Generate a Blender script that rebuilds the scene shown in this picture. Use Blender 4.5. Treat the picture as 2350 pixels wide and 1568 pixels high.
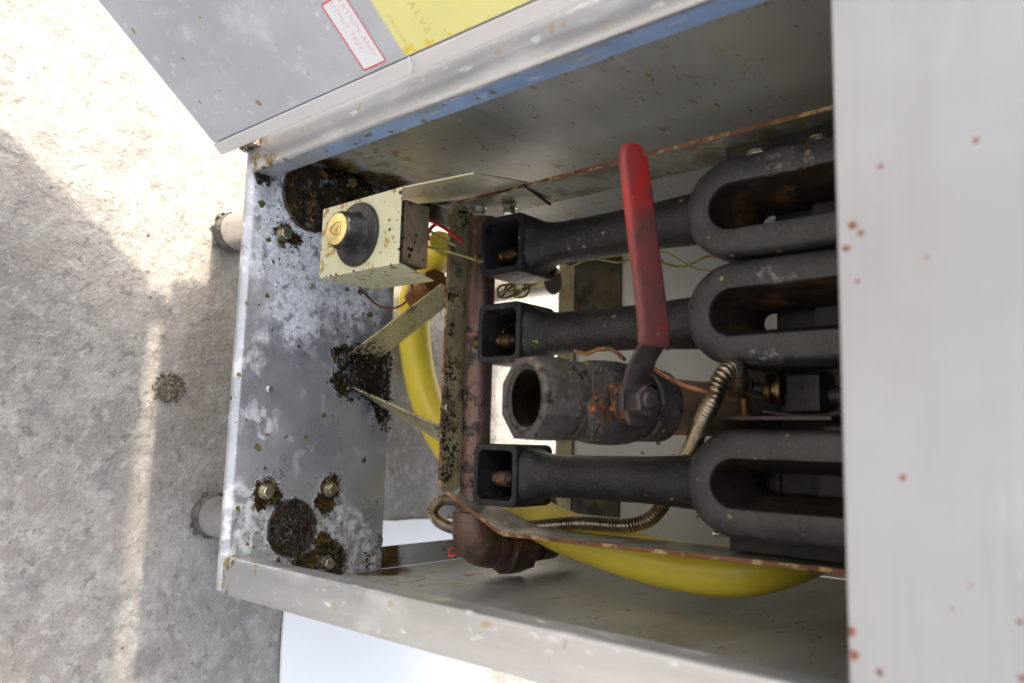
import bpy, bmesh, math, random
from mathutils import Vector, Matrix
R = math.radians
random.seed(7)
for o in list(bpy.data.objects): bpy.data.objects.remove(o)
S = bpy.context.scene
COL = S.collection

# ------------------------------------------------------------------ camera
cam_d = bpy.data.cameras.new('camera'); cam = bpy.data.objects.new('camera', cam_d); COL.objects.link(cam)
Xr = (-0.02652458, -0.99144356, 0.12781281); Yr = (0.65292937, -0.11399914, -0.74879065); Zr = (0.75695422, 0.06359138, 0.65036639)
CAM = (0.06714, -0.35985, 0.63060)
cam.matrix_world = Matrix((Xr + (CAM[0],), Yr + (CAM[1],), Zr + (CAM[2],), (0, 0, 0, 1)))
cam_d.sensor_width = 36; cam_d.lens = 1800 / 2350 * 36
cam_d.clip_start = 0.01; cam_d.clip_end = 400
cam_d.dof.use_dof = True; cam_d.dof.focus_distance = 0.70; cam_d.dof.aperture_fstop = 5.6
S.camera = cam
S.render.resolution_x = 1024; S.render.resolution_y = 683

# ------------------------------------------------------------------ sky, sun, exposure
W = bpy.data.worlds.new("World"); S.world = W; W.use_nodes = True
wn = W.node_tree; bg = wn.nodes['Background']
sky = wn.nodes.new('ShaderNodeTexSky'); sky.sky_type = 'NISHITA'; sky.sun_disc = False
sky.sun_elevation = R(47); sky.sun_rotation = R(270); sky.dust_density = 6; sky.ozone_density = 0.6
hsv = wn.nodes.new('ShaderNodeHueSaturation'); hsv.inputs['Saturation'].default_value = 0.58
wn.links.new(sky.outputs[0], hsv.inputs['Color']); wn.links.new(hsv.outputs[0], bg.inputs[0])
bg.inputs[1].default_value = 0.15
sd = bpy.data.lights.new('sun', 'SUN'); sun = bpy.data.objects.new('sun', sd); COL.objects.link(sun)
sd.energy = 2.0; sd.angle = R(2.5); sd.color = (0.94, 0.85, 0.72)
sun.rotation_euler = (0, R(-43), 0); sun.location = (-3, 0, 4)
S.view_settings.view_transform = 'Standard'; S.view_settings.look = 'None'
S.view_settings.exposure = 1.70; S.view_settings.gamma = 1.0

# ------------------------------------------------------------------ materials
def mat(name, base, metal=0.0, rough=0.5, var=None, bump=None, layers=(), coat=0.0, spec=0.5):
    """var: (scale, amount, stretch)   bump: list of (scale, strength_m, stretch)
    layer: dict(c, kind noise|dots|pts, ...)"""
    m = bpy.data.materials.new(name); m.use_nodes = True
    nt = m.node_tree; N = nt.nodes; L = nt.links
    b = N['Principled BSDF']
    b.inputs['Specular IOR Level'].default_value = spec
    if coat: b.inputs['Coat Weight'].default_value = coat; b.inputs['Coat Roughness'].default_value = 0.15
    pos = N.new('ShaderNodeNewGeometry').outputs['Position']
    def math_(op, a, c=None, clamp=False):
        n = N.new('ShaderNodeMath'); n.operation = op; n.use_clamp = clamp
        for i, v in enumerate((a, c)):
            if v is None: continue
            if isinstance(v, (int, float)): n.inputs[i].default_value = v
            else: L.new(v, n.inputs[i])
        return n.outputs[0]
    def scaled(st, off=(0, 0, 0)):
        mp = N.new('ShaderNodeMapping'); L.new(pos, mp.inputs[0])
        mp.inputs['Scale'].default_value = st; mp.inputs['Location'].default_value = off
        return mp.outputs[0]
    def noise(scale, st=None, detail=5, seed=0, dist=0.00):
        n = N.new('ShaderNodeTexNoise'); n.inputs['Scale'].default_value = scale; n.inputs['Detail'].default_value = detail
        n.inputs['Distortion'].default_value = dist; n.inputs['Roughness'].default_value = 0.6
        L.new(scaled(st or (1, 1, 1), (seed * 1.37, seed * 0.71, seed * 2.3)), n.inputs['Vector'])
        return n
    def ramp(v, lo, hi):
        n = N.new('ShaderNodeMapRange'); n.interpolation_type = 'SMOOTHSTEP'
        n.inputs['From Min'].default_value = lo; n.inputs['From Max'].default_value = hi
        L.new(v, n.inputs['Value']); return n.outputs[0]
    def mixc(f, a, c):
        n = N.new('ShaderNodeMix'); n.data_type = 'RGBA'
        L.new(f, n.inputs['Factor'])
        for i, v in ((6, a), (7, c)):
            if isinstance(v, (tuple, list)): n.inputs[i].default_value = (*v[:3], 1)
            else: L.new(v, n.inputs[i])
        return n.outputs[2]
    def mixf(f, a, c):
        n = N.new('ShaderNodeMix'); n.data_type = 'FLOAT'; L.new(f, n.inputs['Factor'])
        for i, v in ((2, a), (3, c)):
            if isinstance(v, (int, float)): n.inputs[i].default_value = v
            else: L.new(v, n.inputs[i])
        return n.outputs[0]
    colr, rou, met = base, rough, metal
    if var:
        nz = noise(var[0], var[2] if len(var) > 2 else None, 6)
        f = ramp(nz.outputs[0], 0.3, 0.7)
        lo = tuple(max(0, x * (1 - var[1])) for x in base); hi = tuple(min(1, x * (1 + var[1])) for x in base)
        colr = mixc(f, lo, hi)
        rou = mixf(f, max(0.05, rough - 0.06), min(1, rough + 0.08))
    relief = None
    for i, ly in enumerate(layers):
        k = ly.get('kind', 'noise'); sd_ = ly.get('seed', i + 1)
        if k == 'noise':
            mk = ramp(noise(ly['s'], ly.get('st'), ly.get('d', 6), sd_, ly.get('dist', 0)).outputs[0], ly['lo'], ly['hi'])
        elif k == 'dots':
            v = N.new('ShaderNodeTexVoronoi'); v.inputs['Scale'].default_value = ly['s']
            L.new(scaled(ly.get('st', (1, 1, 1)), (sd_ * .77, sd_ * .31, sd_ * .53)), v.inputs['Vector'])
            rr = N.new('ShaderNodeSeparateColor'); L.new(v.outputs['Color'], rr.inputs[0])
            rad = math_('MULTIPLY', math_('POWER', rr.outputs[0], ly.get('pw', 3)), ly['r'])
            dd = v.outputs['Distance']
            nn = noise(ly['s'] * 3, None, 3, sd_ + 5).outputs[0]
            dd = math_('ADD', dd, math_('MULTIPLY', math_('SUBTRACT', nn, 0.5), ly.get('jit', 0.25)))
            mk = ramp(math_('SUBTRACT', rad, dd), 0.0, ly.get('soft', 0.06))
        else:
            nv = noise(ly.get('ns', 60), None, 5, sd_)
            sb = N.new('ShaderNodeVectorMath'); sb.operation = 'SUBTRACT'; L.new(nv.outputs['Color'], sb.inputs[0]); sb.inputs[1].default_value = (.5, .5, .5)
            sc = N.new('ShaderNodeVectorMath'); sc.operation = 'SCALE'; L.new(sb.outputs[0], sc.inputs[0]); sc.inputs['Scale'].default_value = ly.get('warp', 0.02)
            ad = N.new('ShaderNodeVectorMath'); ad.operation = 'ADD'; L.new(pos, ad.inputs[0]); L.new(sc.outputs[0], ad.inputs[1])
            mk = None
            for (px, py, pz, pr) in ly['pts']:
                dn = N.new('ShaderNodeVectorMath'); dn.operation = 'DISTANCE'; L.new(ad.outputs[0], dn.inputs[0]); dn.inputs[1].default_value = (px, py, pz)
                q = ramp(math_('SUBTRACT', pr, dn.outputs['Value']), 0, ly.get('soft', 0.3) * pr)
                mk = q if mk is None else math_('MAXIMUM', mk, q)
            if 'gs' in ly:
                mk = math_('MULTIPLY', mk, ramp(noise(ly['gs'], None, 5, sd_ + 9).outputs[0], ly.get('glo', .4), ly.get('ghi', .55)))
        if 'amt' in ly: mk = math_('MULTIPLY', mk, ly['amt'])
        lc = ly['c']
        if 'c2' in ly: lc = mixc(ramp(noise(ly.get('cs', 150), None, 4, sd_ + 3).outputs[0], .38, .62), ly['c'], ly['c2'])
        colr = mixc(mk, colr, lc)
        rou = mixf(mk, rou, ly.get('rough', rough)); met = mixf(mk, met, ly.get('metal', metal))
        if ly.get('h'):
            t = math_('MULTIPLY', mk, ly['h']); relief = t if relief is None else math_('ADD', relief, t)
    for nm, v in (('Base Color', colr), ('Roughness', rou), ('Metallic', met)):
        if isinstance(v, (int, float)): b.inputs[nm].default_value = v
        elif isinstance(v, tuple): b.inputs[nm].default_value = (*v, 1)
        else: L.new(v, b.inputs[nm])
    hsum = relief
    for (s, st_, *stx) in (bump or []):
        t = math_('MULTIPLY', noise(s, stx[0] if stx else None, 5, s % 7).outputs[0], st_)
        hsum = t if hsum is None else math_('ADD', hsum, t)
    if hsum is not None:
        bp = N.new('ShaderNodeBump'); bp.inputs['Strength'].default_value = 1.0; bp.inputs['Distance'].default_value = 1.0
        L.new(hsum, bp.inputs['Height']); L.new(bp.outputs[0], b.inputs['Normal'])
    return m

GREASE = (0.022, 0.014, 0.006); BROWN = (0.11, 0.062, 0.018); TAN = (0.30, 0.22, 0.07)
M = {}
M['post'] = mat('brushed_steel', (.485, .50, .52), .75, .34, (22, .16, (1, 1, .10)), [(900, .00006, (1, 1, .03)), (60, .0003)],
    [dict(kind='noise', s=130, st=(1, 1, .45), lo=.60, hi=.70, c=(.84, .85, .86), rough=.6, metal=.1, amt=.5, dist=0.30),
     dict(kind='noise', s=28, st=(1, 1, .45), lo=.52, hi=.70, c=(.70, .70, .70), rough=.5, metal=.3, amt=.45, dist=0.35),
     dict(kind='noise', s=16, st=(1, 1, .5), lo=.56, hi=.74, c=(.42, .42, .43), rough=.4, metal=.7, amt=.45, seed=6),
     dict(kind='dots', s=85, r=.36, pw=7, c=(.34, .25, .09), rough=.45, metal=0, amt=.6, seed=9, jit=.6),
     dict(kind='pts', pts=[(-.185, 0, .0, .022), (-.17, 0, .005, .02), (-.2, 0, .0, .02), (.185, 0, .0, .008), (.2, 0, 0, .012), (-.172, 0, .03, .012), (-.168, .01, .02, .02), (-.168, .01, .05, .012), (.17, .004, .01, .012), (.17, .004, .05, .01)], c=BROWN, c2=TAN, rough=.35, metal=0, ns=90, warp=.02, gs=120, glo=.44, ghi=.56)])
M['lip'] = mat('painted_blue_reflection', (.30, .44, .70), .2, .32, (30, .12), [(300, .0001)],  # broken blue-white reflection on the lip, painted as surface colour
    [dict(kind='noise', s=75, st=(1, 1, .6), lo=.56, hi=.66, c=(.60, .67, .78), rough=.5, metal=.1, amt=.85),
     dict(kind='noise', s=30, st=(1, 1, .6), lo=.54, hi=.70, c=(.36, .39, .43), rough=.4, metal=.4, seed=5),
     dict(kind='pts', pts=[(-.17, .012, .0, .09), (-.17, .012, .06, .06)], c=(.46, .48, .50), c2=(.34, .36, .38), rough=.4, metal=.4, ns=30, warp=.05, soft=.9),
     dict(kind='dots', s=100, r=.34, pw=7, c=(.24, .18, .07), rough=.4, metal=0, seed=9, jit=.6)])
M['side'] = mat('stained_panel_steel', (.50, .505, .49), .50, .40, (9, .14, (1, .3, 1)), [(1200, .00005, (1, .04, 1)), (25, .0004)],
    [dict(kind='noise', s=22, st=(1, .30, 1), lo=.55, hi=.72, c=(.66, .66, .65), rough=.55, metal=.3, amt=.6, dist=0.24),
     dict(kind='noise', s=9, st=(1, .25, .8), lo=.50, hi=.70, c=(.27, .275, .27), rough=.40, metal=.55, amt=.75, seed=5),
     dict(kind='noise', s=150, st=(1, .16, .6), lo=.68, hi=.74, c=(.80, .80, .78), rough=.5, metal=.2, seed=15),
     dict(kind='noise', s=95, st=(1, .45, .9), lo=.635, hi=.665, c=(.22, .15, .04), c2=(.38, .30, .10), cs=60, rough=.4, metal=0, seed=3),
     dict(kind='noise', s=190, st=(1, .4, 1), lo=.655, hi=.68, c=(.09, .06, .025), rough=.4, metal=0, seed=6),
     dict(kind='noise', s=12, st=(1, .2, 1), lo=.56, hi=.70, c=(.44, .41, .26), rough=.45, metal=.2, amt=.45, seed=36),
     dict(kind='pts', pts=[(-.198, .085, .0, .034), (-.198, .14, .0, .042), (-.198, .20, .0, .05), (-.198, .04, .01, .02), (.198, .09, .0, .02), (.198, .17, .0, .04)], c=GREASE, c2=BROWN, rough=.3, metal=0, ns=70, warp=.03, h=.0008),
     dict(kind='pts', pts=[(-.198, .10, .05, .05), (-.198, .04, .05, .04), (-.198, .2, .06, .06), (.198, .14, .03, .05), (.198, .08, .03, .03)], c=(.36, .30, .10), c2=(.22, .15, .05), rough=.4, metal=0.1, ns=60, warp=.05, gs=75, glo=.5, ghi=.62, amt=.8)])
M['plate'] = mat('lime_stained_plate', (.45, .46, .475), .55, .30, (16, .12), [(300, .00015), (40, .0004)],
    [dict(kind='pts', pts=[(-.12, .07, 0, .095), (-.06, .06, 0, .055), (-.07, .12, 0, .05), (-.15, .03, 0, .05), (-.10, .02, 0, .04), (-.08, .15, 0, .03)], c=(.88, .89, .91), c2=(.66, .67, .69), cs=240, rough=.65, metal=.02, ns=45, warp=.10, soft=.7, gs=95, glo=.34, ghi=.50),
     dict(kind='noise', s=48, lo=.54, hi=.74, c=(.66, .665, .68), rough=.55, metal=.15, amt=.55, dist=0.35),
     dict(kind='noise', s=160, lo=.64, hi=.72, c=(.76, .76, .77), rough=.6, metal=.1, amt=.5, dist=0.30, seed=21),
     dict(kind='noise', s=20, lo=.55, hi=.72, c=(.36, .365, .375), rough=.26, metal=.7, amt=.6, seed=17, dist=0.24),
     dict(kind='pts', pts=[(.05, .02, 0, .02), (.13, .012, 0, .03), (.165, .02, 0, .035), (.15, .12, 0, .03), (.17, .15, 0, .03), (0, .012, 0, .02)], c=(.80, .80, .80), rough=.6, metal=.1, ns=40, warp=.06, gs=90, glo=.42, ghi=.60, amt=.6),
     dict(kind='pts', pts=[(-.10, .045, 0, .03), (-.13, .028, 0, .02), (-.085, .035, 0, .025), (-.075, .16, 0, .014), (-.06, .14, 0, .018), (-.05, .10, 0, .02), (-.17, .02, 0, .02), (.16, .03, 0, .02), (.15, .10, 0, .03), (.10, .04, 0, .02), (-.02, .06, 0, .02)], c=(.03, .024, .012), rough=.3, metal=0, ns=80, warp=.05, gs=230, glo=.60, ghi=.64),
     dict(kind='dots', s=95, r=.36, pw=7, c=(.05, .04, .02), c2=(.20, .15, .04), rough=.35, metal=0, seed=4, jit=.8),
     dict(kind='pts', pts=[(-.12, .038, 0, .0125), (-.118, .050, 0, .008), (.116, .036, 0, .014), (.122, .045, 0, .010), (.125, .03, 0, .009), (.116, .105, 0, .013), (.13, .10, 0, .013), (.108, .108, 0, .008), (.185, .106, 0, .028), (.185, .08, 0, .016), (.165, .10, 0, .012),
                           (-.162, .066, 0, .037), (-.19, .03, 0, .014), (-.185, .10, 0, .030), (-.17, .012, 0, .010), (.15, .066, 0, .029), (.185, .02, 0, .008), (.19, .05, 0, .014), (0, .142, 0, .024), (-.012, .112, 0, .015), (.012, .115, 0, .018), (.02, .16, 0, .020), (.04, .165, 0, .013)],
          c=(.013, .009, .004), c2=(.045, .026, .008), cs=110, rough=.16, metal=0, ns=130, warp=.022, h=.0014),
     dict(kind='pts', pts=[(-.12, .042, 0, .020), (.155, .10, 0, .030), (.14, .03, 0, .014), (.19, .03, 0, .018), (.188, .065, 0, .022), (.19, .14, 0, .022), (.118, .038, 0, .024), (.118, .105, 0, .022), (.18, .10, 0, .034), (.15, .066, 0, .036), (.183, .012, 0, .012), (0, .125, 0, .034), (.172, .165, 0, .016), (.165, .04, 0, .02)],
          c=(.17, .115, .026), c2=(.075, .05, .012), rough=.25, metal=0, ns=90, warp=.04, gs=150, glo=.52, ghi=.62, amt=.8)])
M['front'] = mat('front_panel_steel', (.365, .375, .39), .35, .42, (8, .05, (1, 1, .3)), [(700, .00004, (.04, 1, 1)), (14, .0006)],
    [dict(kind='noise', s=9, st=(.35, 1, 1.4), lo=.46, hi=.68, c=(.315, .318, .33), rough=.34, metal=.5, amt=.8),
     dict(kind='noise', s=24, st=(.4, 1, 1), lo=.54, hi=.70, c=(.43, .435, .44), rough=.55, metal=.2, amt=.6, seed=14),
     dict(kind='noise', s=160, st=(.05, 1, 1), lo=.45, hi=.66, c=(.31, .315, .33), rough=.36, metal=.45, amt=.2, seed=24),
     dict(kind='noise', s=300, st=(.04, 1, .5), lo=.69, hi=.73, c=(.55, .55, .55), rough=.5, metal=.3, amt=.6, seed=26),
     dict(kind='pts', pts=[(-.031, -.012, .5235, .0025), (-.027, -.012, .527, .0020), (-.021, -.012, .5205, .0022), (-.006, -.012, .525, .0016), (.077, -.012, .540, .0019), (.108, -.012, .5915, .0016), (.078, -.012, .593, .0019), (.1275, -.012, .578, .0014), (.147, -.012, .578, .0017), (.141, -.012, .518, .0028), (.150, -.012, .519, .003), (.155, -.012, .529, .0020), (-.055, -.012, .536, .0016), (-.058, -.012, .572, .0016), (-.008, -.012, .602, .0016), (.126, -.012, .556, .0010), (.012, -.012, .596, .0010)], c=(.24, .055, .022), c2=(.15, .06, .02), rough=.35, metal=0, ns=500, warp=.0030, soft=.6),
     dict(kind='dots', s=70, r=.17, pw=5, c=(.30, .17, .09), rough=.4, metal=0, soft=.12, seed=2),
     dict(kind='dots', s=52, r=.15, pw=5, c=(.22, .20, .18), rough=.5, metal=0, soft=.14, seed=7)])
M['doorin'] = mat('door_inner_sheet', (.54, .565, .605), .35, .42, (11, .10, (1, 1, .6)), [(40, .0003)],
    [dict(kind='noise', s=26, st=(1, 1, .7), lo=.54, hi=.72, c=(.72, .75, .79), rough=.55, metal=.2, amt=.7, dist=0.18),
     dict(kind='noise', s=110, lo=.60, hi=.72, c=(.80, .82, .85), rough=.6, metal=.1, amt=.8, dist=0.30, seed=12),
     dict(kind='dots', s=90, r=.34, pw=8, c=(.33, .27, .11), rough=.4, metal=0, seed=4, soft=.1, jit=.5)])
M['doorstrip'] = mat('door_edge_strip', (.74, .725, .72), .35, .5, (20, .06, (1, 1, .2)), [(200, .00005, (1, 1, .05))],
    [dict(kind='dots', s=50, r=.3, pw=7, c=(.25, .16, .05), rough=.4, metal=0, seed=4)])
M['leg'] = mat('leg_tube_steel', (.58, .56, .54), .85, .30, (30, .1), None,
    [dict(kind='noise', s=60, lo=.62, hi=.72, c=(.2, .15, .1), rough=.5, metal=0)])
M['foot'] = mat('foot_rubber_grime', (.10, .09, .075), 0, .6, (120, .4), [(200, .001)])
M['castiron'] = mat('black_cast_iron', (.038, .0365, .0365), .25, .43, (60, .35), [(500, .00035), (130, .0005)],
    [dict(kind='noise', s=28, lo=.52, hi=.72, c=(.070, .065, .062), rough=.6, metal=.1, amt=.8),
     dict(kind='noise', s=330, lo=.48, hi=.66, c=(.085, .082, .080), rough=.55, metal=.1, amt=.35, seed=19),
     dict(kind='dots', s=130, r=.30, pw=7, c=(.26, .20, .07), rough=.5, metal=0, seed=4),
     dict(kind='pts', pts=[(-.038, .138, .43, .014), (-.045, .138, .425, .010), (.012, .138, .415, .013), (.008, .138, .425, .010), (-.128, .138, .43, .016), (-.118, .138, .445, .012)], c=(.30, .28, .25), rough=.7, metal=0, ns=120, warp=.03, gs=260, glo=.48, ghi=.66, amt=.55)])
M['castoil'] = mat('oily_cast_iron', (.0215, .0205, .0203), .25, .34, (60, .4), [(520, .0009), (150, .0011)],
    [dict(kind='noise', s=40, lo=.56, hi=.72, c=(.035, .032, .030), rough=.5, metal=.1, amt=.8),
     dict(kind='noise', s=420, lo=.66, hi=.71, c=(.16, .15, .13), rough=.4, metal=.1, seed=14),  # tiny wet glints painted as pale specks
     dict(kind='dots', s=130, r=.30, pw=8, c=(.26, .18, .05), rough=.5, metal=0, seed=4, jit=.6)])
M['rustin'] = mat('rusted_burner_port', (.026, .017, .011), .1, .6, (60, .4), [(200, .0006)],
    [dict(kind='noise', s=38, lo=.50, hi=.68, c=(.14, .058, .013), c2=(.06, .03, .010), rough=.7, metal=0)])
M['dark'] = mat('sooty_tank_steel', (.020, .019, .018), .3, .55, (30, .5), [(120, .0006)],
    [dict(kind='noise', s=22, lo=.55, hi=.72, c=(.07, .05, .028), rough=.6, metal=.1)])
M['pipe'] = mat('browned_steel_pipe', (.165, .098, .072), .5, .36, (24, .35), [(320, .0007), (60, .0006)],
    [dict(kind='noise', s=34, lo=.52, hi=.70, c=(.075, .064, .062), rough=.38, metal=.5, amt=.85),
     dict(kind='noise', s=430, lo=.67, hi=.71, c=(.50, .45, .40), rough=.3, metal=.2, seed=33),  # specular sparkle on the pipe, put in as light dots of colour
     dict(kind='noise', s=50, lo=.62, hi=.74, c=(.19, .12, .10), rough=.5, metal=.5, seed=11),
     dict(kind='dots', s=110, r=.34, pw=6, c=(.40, .16, .03), rough=.6, metal=0, seed=4),
     dict(kind='pts', pts=[(.04, .17, .10, .035), (-.02, .17, .10, .03), (.10, .175, .10, .03)], c=(.020, .016, .012), rough=.3, metal=0, ns=80, warp=.04, gs=90, glo=.45, ghi=.55, h=.0006)])
M['drain'] = mat('dull_brown_pipe', (.33, .20, .12), .45, .45, (30, .25), [(300, .0002)],
    [dict(kind='noise', s=40, lo=.55, hi=.75, c=(.10, .065, .045), rough=.5, metal=.3),
     dict(kind='dots', s=160, r=.3, pw=6, c=(.04, .03, .02), rough=.5, metal=0)])
M['valve'] = mat('grimy_valve_casting', (.078, .066, .056), .35, .50, (40, .3), [(400, .0003), (90, .0012), (45, .0018)],
    [dict(kind='noise', s=45, lo=.52, hi=.70, c=(.045, .040, .036), rough=.5, metal=.2, amt=.85),
     dict(kind='noise', s=70, lo=.60, hi=.72, c=(.15, .125, .095), rough=.6, metal=.2, seed=8),
     dict(kind='noise', s=120, lo=.57, hi=.66, c=(.018, .014, .009), rough=.25, metal=0, seed=28, h=.0008),
     dict(kind='dots', s=95, r=.34, pw=5, c=(.30, .19, .06), rough=.5, metal=0, seed=5),
     dict(kind='pts', pts=[(.030, .062, .352, .012), (.046, .062, .352, .014), (.052, .07, .35, .009), (.04, .05, .345, .010)], c=(.36, .11, .018), c2=(.12, .04, .014), cs=260, rough=.75, metal=0, ns=160, warp=.020, h=.0015, gs=220, glo=.48, ghi=.56)])
M['thread'] = mat('greasy_valve_thread', (.020, .014, .008), .4, .16, (90, .5), [(260, .0007)], coat=.5)
M['handle'] = mat('red_handle_sleeve', (.44, .026, .022), 0, .40, (30, .10), [(250, .00015)],
    [dict(kind='pts', pts=[(.01, .066, .378, .062), (-.03, .072, .376, .045), (-.065, .070, .380, .035), (-.10, .070, .382, .018)], c=(.095, .045, .040), c2=(.16, .055, .045), rough=.55, metal=0, ns=30, warp=.045, soft=.7, amt=.97),
     dict(kind='noise', s=34, lo=.42, hi=.66, c=(.20, .045, .038), rough=.55, amt=.75),
     dict(kind='dots', s=130, r=.26, pw=8, c=(.5, .42, .3), rough=.5, seed=4)])
M['handlebar'] = mat('dark_handle_steel', (.085, .066, .060), .5, .48, (50, .3), [(250, .0003)],
    [dict(kind='noise', s=45, lo=.58, hi=.74, c=(.20, .13, .08), rough=.5, metal=.4)])
M['zinc'] = mat('yellowed_zinc_strap', (.43, .375, .20), .30, .40, (26, .16), [(300, .0002), (70, .0004)],
    [dict(kind='noise', s=48, lo=.54, hi=.70, c=(.20, .14, .04), rough=.4, metal=.1, amt=.9, dist=0.24),
     dict(kind='noise', s=52, lo=.60, hi=.72, c=(.50, .49, .40), rough=.45, metal=.3, seed=8, amt=.6),
     dict(kind='noise', s=210, lo=.60, hi=.68, c=(.06, .042, .016), rough=.3, metal=0, seed=4),
     dict(kind='noise', s=70, lo=.57, hi=.66, c=(.11, .075, .025), rough=.35, metal=0, seed=14, amt=.8),
     dict(kind='pts', pts=[(.0, .162, .092, .014), (.03, .162, .092, .017), (.065, .162, .092, .017), (.095, .165, .092, .016), (-.04, .164, .092, .011), (-.075, .166, .092, .010), (.08, .18, .092, .014), (.05, .172, .092, .012), (.0, .172, .092, .012), (.02, .182, .092, .010), (-.155, .18, .1, .014), (0, .13, .008, .04), (.0, .14, .02, .03)], c=(.020, .014, .007), c2=(.07, .042, .014), rough=.25, metal=0, ns=150, warp=.022, gs=210, glo=.46, ghi=.56, h=.0006)])
M['zincgrey'] = mat('grey_zinc_arm', (.33, .325, .27), .45, .40, (26, .16), [(300, .0002), (70, .0004)],
    [dict(kind='noise', s=30, lo=.46, hi=.62, c=(.145, .120, .065), rough=.45, metal=.1, amt=.85),
     dict(kind='noise', s=44, lo=.56, hi=.68, c=(.42, .35, .14), rough=.4, metal=.1, seed=8, amt=.8),
     dict(kind='noise', s=60, lo=.60, hi=.70, c=(.56, .56, .52), rough=.45, metal=.2, seed=18, amt=.8),
     dict(kind='noise', s=170, lo=.62, hi=.68, c=(.06, .04, .018), rough=.3, metal=0, seed=4)])
M['rustedge'] = mat('rusty_cut_edge', (.21, .085, .035), .3, .5, (60, .4), [(300, .0003)],
    [dict(kind='noise', s=90, lo=.50, hi=.62, c=(.48, .36, .17), rough=.5)])
M['cream'] = mat('cream_control_sheet', (.60, .575, .37), .05, .34, (18, .08), [(50, .0002)],
    [dict(kind='noise', s=46, lo=.54, hi=.70, c=(.52, .46, .22), rough=.35, amt=.7, dist=0.24),
     dict(kind='noise', s=60, lo=.60, hi=.72, c=(.72, .72, .60), rough=.4, amt=.8, seed=13),
     dict(kind='dots', s=120, r=.42, pw=4, c=(.22, .13, .02), c2=(.42, .28, .06), rough=.3, seed=4, jit=.6),
     dict(kind='dots', s=200, r=.40, pw=5, c=(.03, .025, .015), rough=.3, seed=6, jit=.6),
     dict(kind='pts', pts=[(-.10, .02, .085, .010), (-.075, .02, .083, .010), (-.125, .02, .09, .010), (-.09, .02, .10, .012), (-.11, .02, .098, .01), (-.085, .02, .172, .008), (-.124, .02, .13, .006), (-.066, .02, .15, .006), (-.064, .03, .082, .010), (-.064, .05, .082, .012), (-.064, .075, .085, .012), (-.13, .06, .236, .010), (-.14, .1, .215, .008), (-.14, .09, .12, .03)], c=(.30, .19, .03), c2=(.5, .36, .10), rough=.3, ns=120, warp=.022, gs=150, glo=.47, ghi=.56)])
M['spotbox'] = mat('speckled_inner_box', (.23, .165, .10), .1, .5, (60, .3), [(200, .0004)],
    [dict(kind='dots', s=170, r=.5, pw=2, c=(.025, .02, .015), rough=.35, jit=.5),
     dict(kind='dots', s=150, r=.4, pw=4, c=(.42, .34, .16), rough=.4, seed=5)])
M['blackplastic'] = mat('black_knob_plastic', (.014, .014, .015), 0, .30, (50, .3), None,
    [dict(kind='noise', s=45, lo=.52, hi=.70, c=(.055, .055, .055), rough=.45, amt=.7)])
M['gold'] = mat('gold_knob_cap', (.88, .68, .28), .75, .32, (90, .18), [(400, .0001)],
    [dict(kind='noise', s=90, lo=.60, hi=.70, c=(.30, .17, .04), rough=.5, metal=.2)])
M['hose'] = mat('yellow_coated_hose', (.96, .755, .07), 0, .33, (12, .06), [(30, .0003)],
    [dict(kind='noise', s=16, lo=.58, hi=.74, c=(.62, .50, .05), rough=.4, amt=.5),
     dict(kind='dots', s=38, r=.16, pw=3, c=(.10, .08, .01), rough=.4, soft=.08)], coat=.2)
M['amber'] = mat('amber_hose_fitting', (.20, .085, .015), .1, .3, (50, .3))
M['conduit'] = mat('coiled_conduit_steel', (.40, .32, .22), 1.0, .30, (40, .2), None,
    [dict(kind='noise', s=40, lo=.54, hi=.70, c=(.22, .12, .05), rough=.4, metal=.8)])
M['groove'] = mat('grimy_conduit_groove', (.05, .032, .016), .4, .5)
M['bolt'] = mat('plated_bolt', (.50, .46, .32), .9, .30, (120, .2), [(400, .0002)],
    [dict(kind='noise', s=150, lo=.55, hi=.68, c=(.16, .10, .03), rough=.4, metal=.3)])
M['boltbright'] = mat('bright_bolt', (.62, .60, .50), .9, .28, (120, .1))
M['brass'] = mat('dull_brass', (.22, .14, .065), .9, .34, (90, .2))
M['copper'] = mat('copper_wire', (.26, .115, .055), .5, .45, (120, .4))
M['wiregold'] = mat('gold_wire', (.46, .36, .14), .45, .33, (80, .2))
M['wirered'] = mat('red_wire_jacket', (.65, .03, .03), 0, .4)
M['wirebrown'] = mat('scorched_red_wire', (.22, .05, .03), 0, .5, (200, .5))
M['wireyel'] = mat('yellow_wire_jacket', (.52, .42, .12), 0, .42, (200, .3))
M['crumb'] = mat('caked_grease', (.016, .012, .008), 0, .20, (260, .5), [(500, .0008)],
    [dict(kind='noise', s=150, lo=.54, hi=.66, c=(.055, .036, .010), rough=.3),
     dict(kind='noise', s=260, lo=.66, hi=.72, c=(.15, .13, .09), rough=.5, seed=6),
     dict(kind='dots', s=170, r=.30, pw=9, c=(.42, .17, .03), rough=.5, seed=8)], coat=.4)
M['crumbtan'] = mat('oily_floor_crumb', (.17, .135, .085), 0, .45, (260, .5), [(500, .0006)],
    [dict(kind='noise', s=230, lo=.48, hi=.62, c=(.06, .05, .025), rough=.3)])
M['rusthinge'] = mat('rusty_hinge', (.30, .24, .19), .2, .6, (90, .5), [(300, .0008)],
    [dict(kind='noise', s=110, lo=.50, hi=.60, c=(.16, .07, .03), rough=.7, metal=0), dict(kind='noise', s=130, lo=.56, hi=.64, c=(.03, .022, .014), rough=.5, metal=0, seed=6)])
M['wetgrease'] = mat('wet_socket_grease', (.014, .009, .005), 0, .10, (70, .5), [(150, .0028), (320, .0010)],
    [dict(kind='noise', s=80, lo=.56, hi=.68, c=(.055, .028, .008), rough=.2)], coat=.5)
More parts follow.
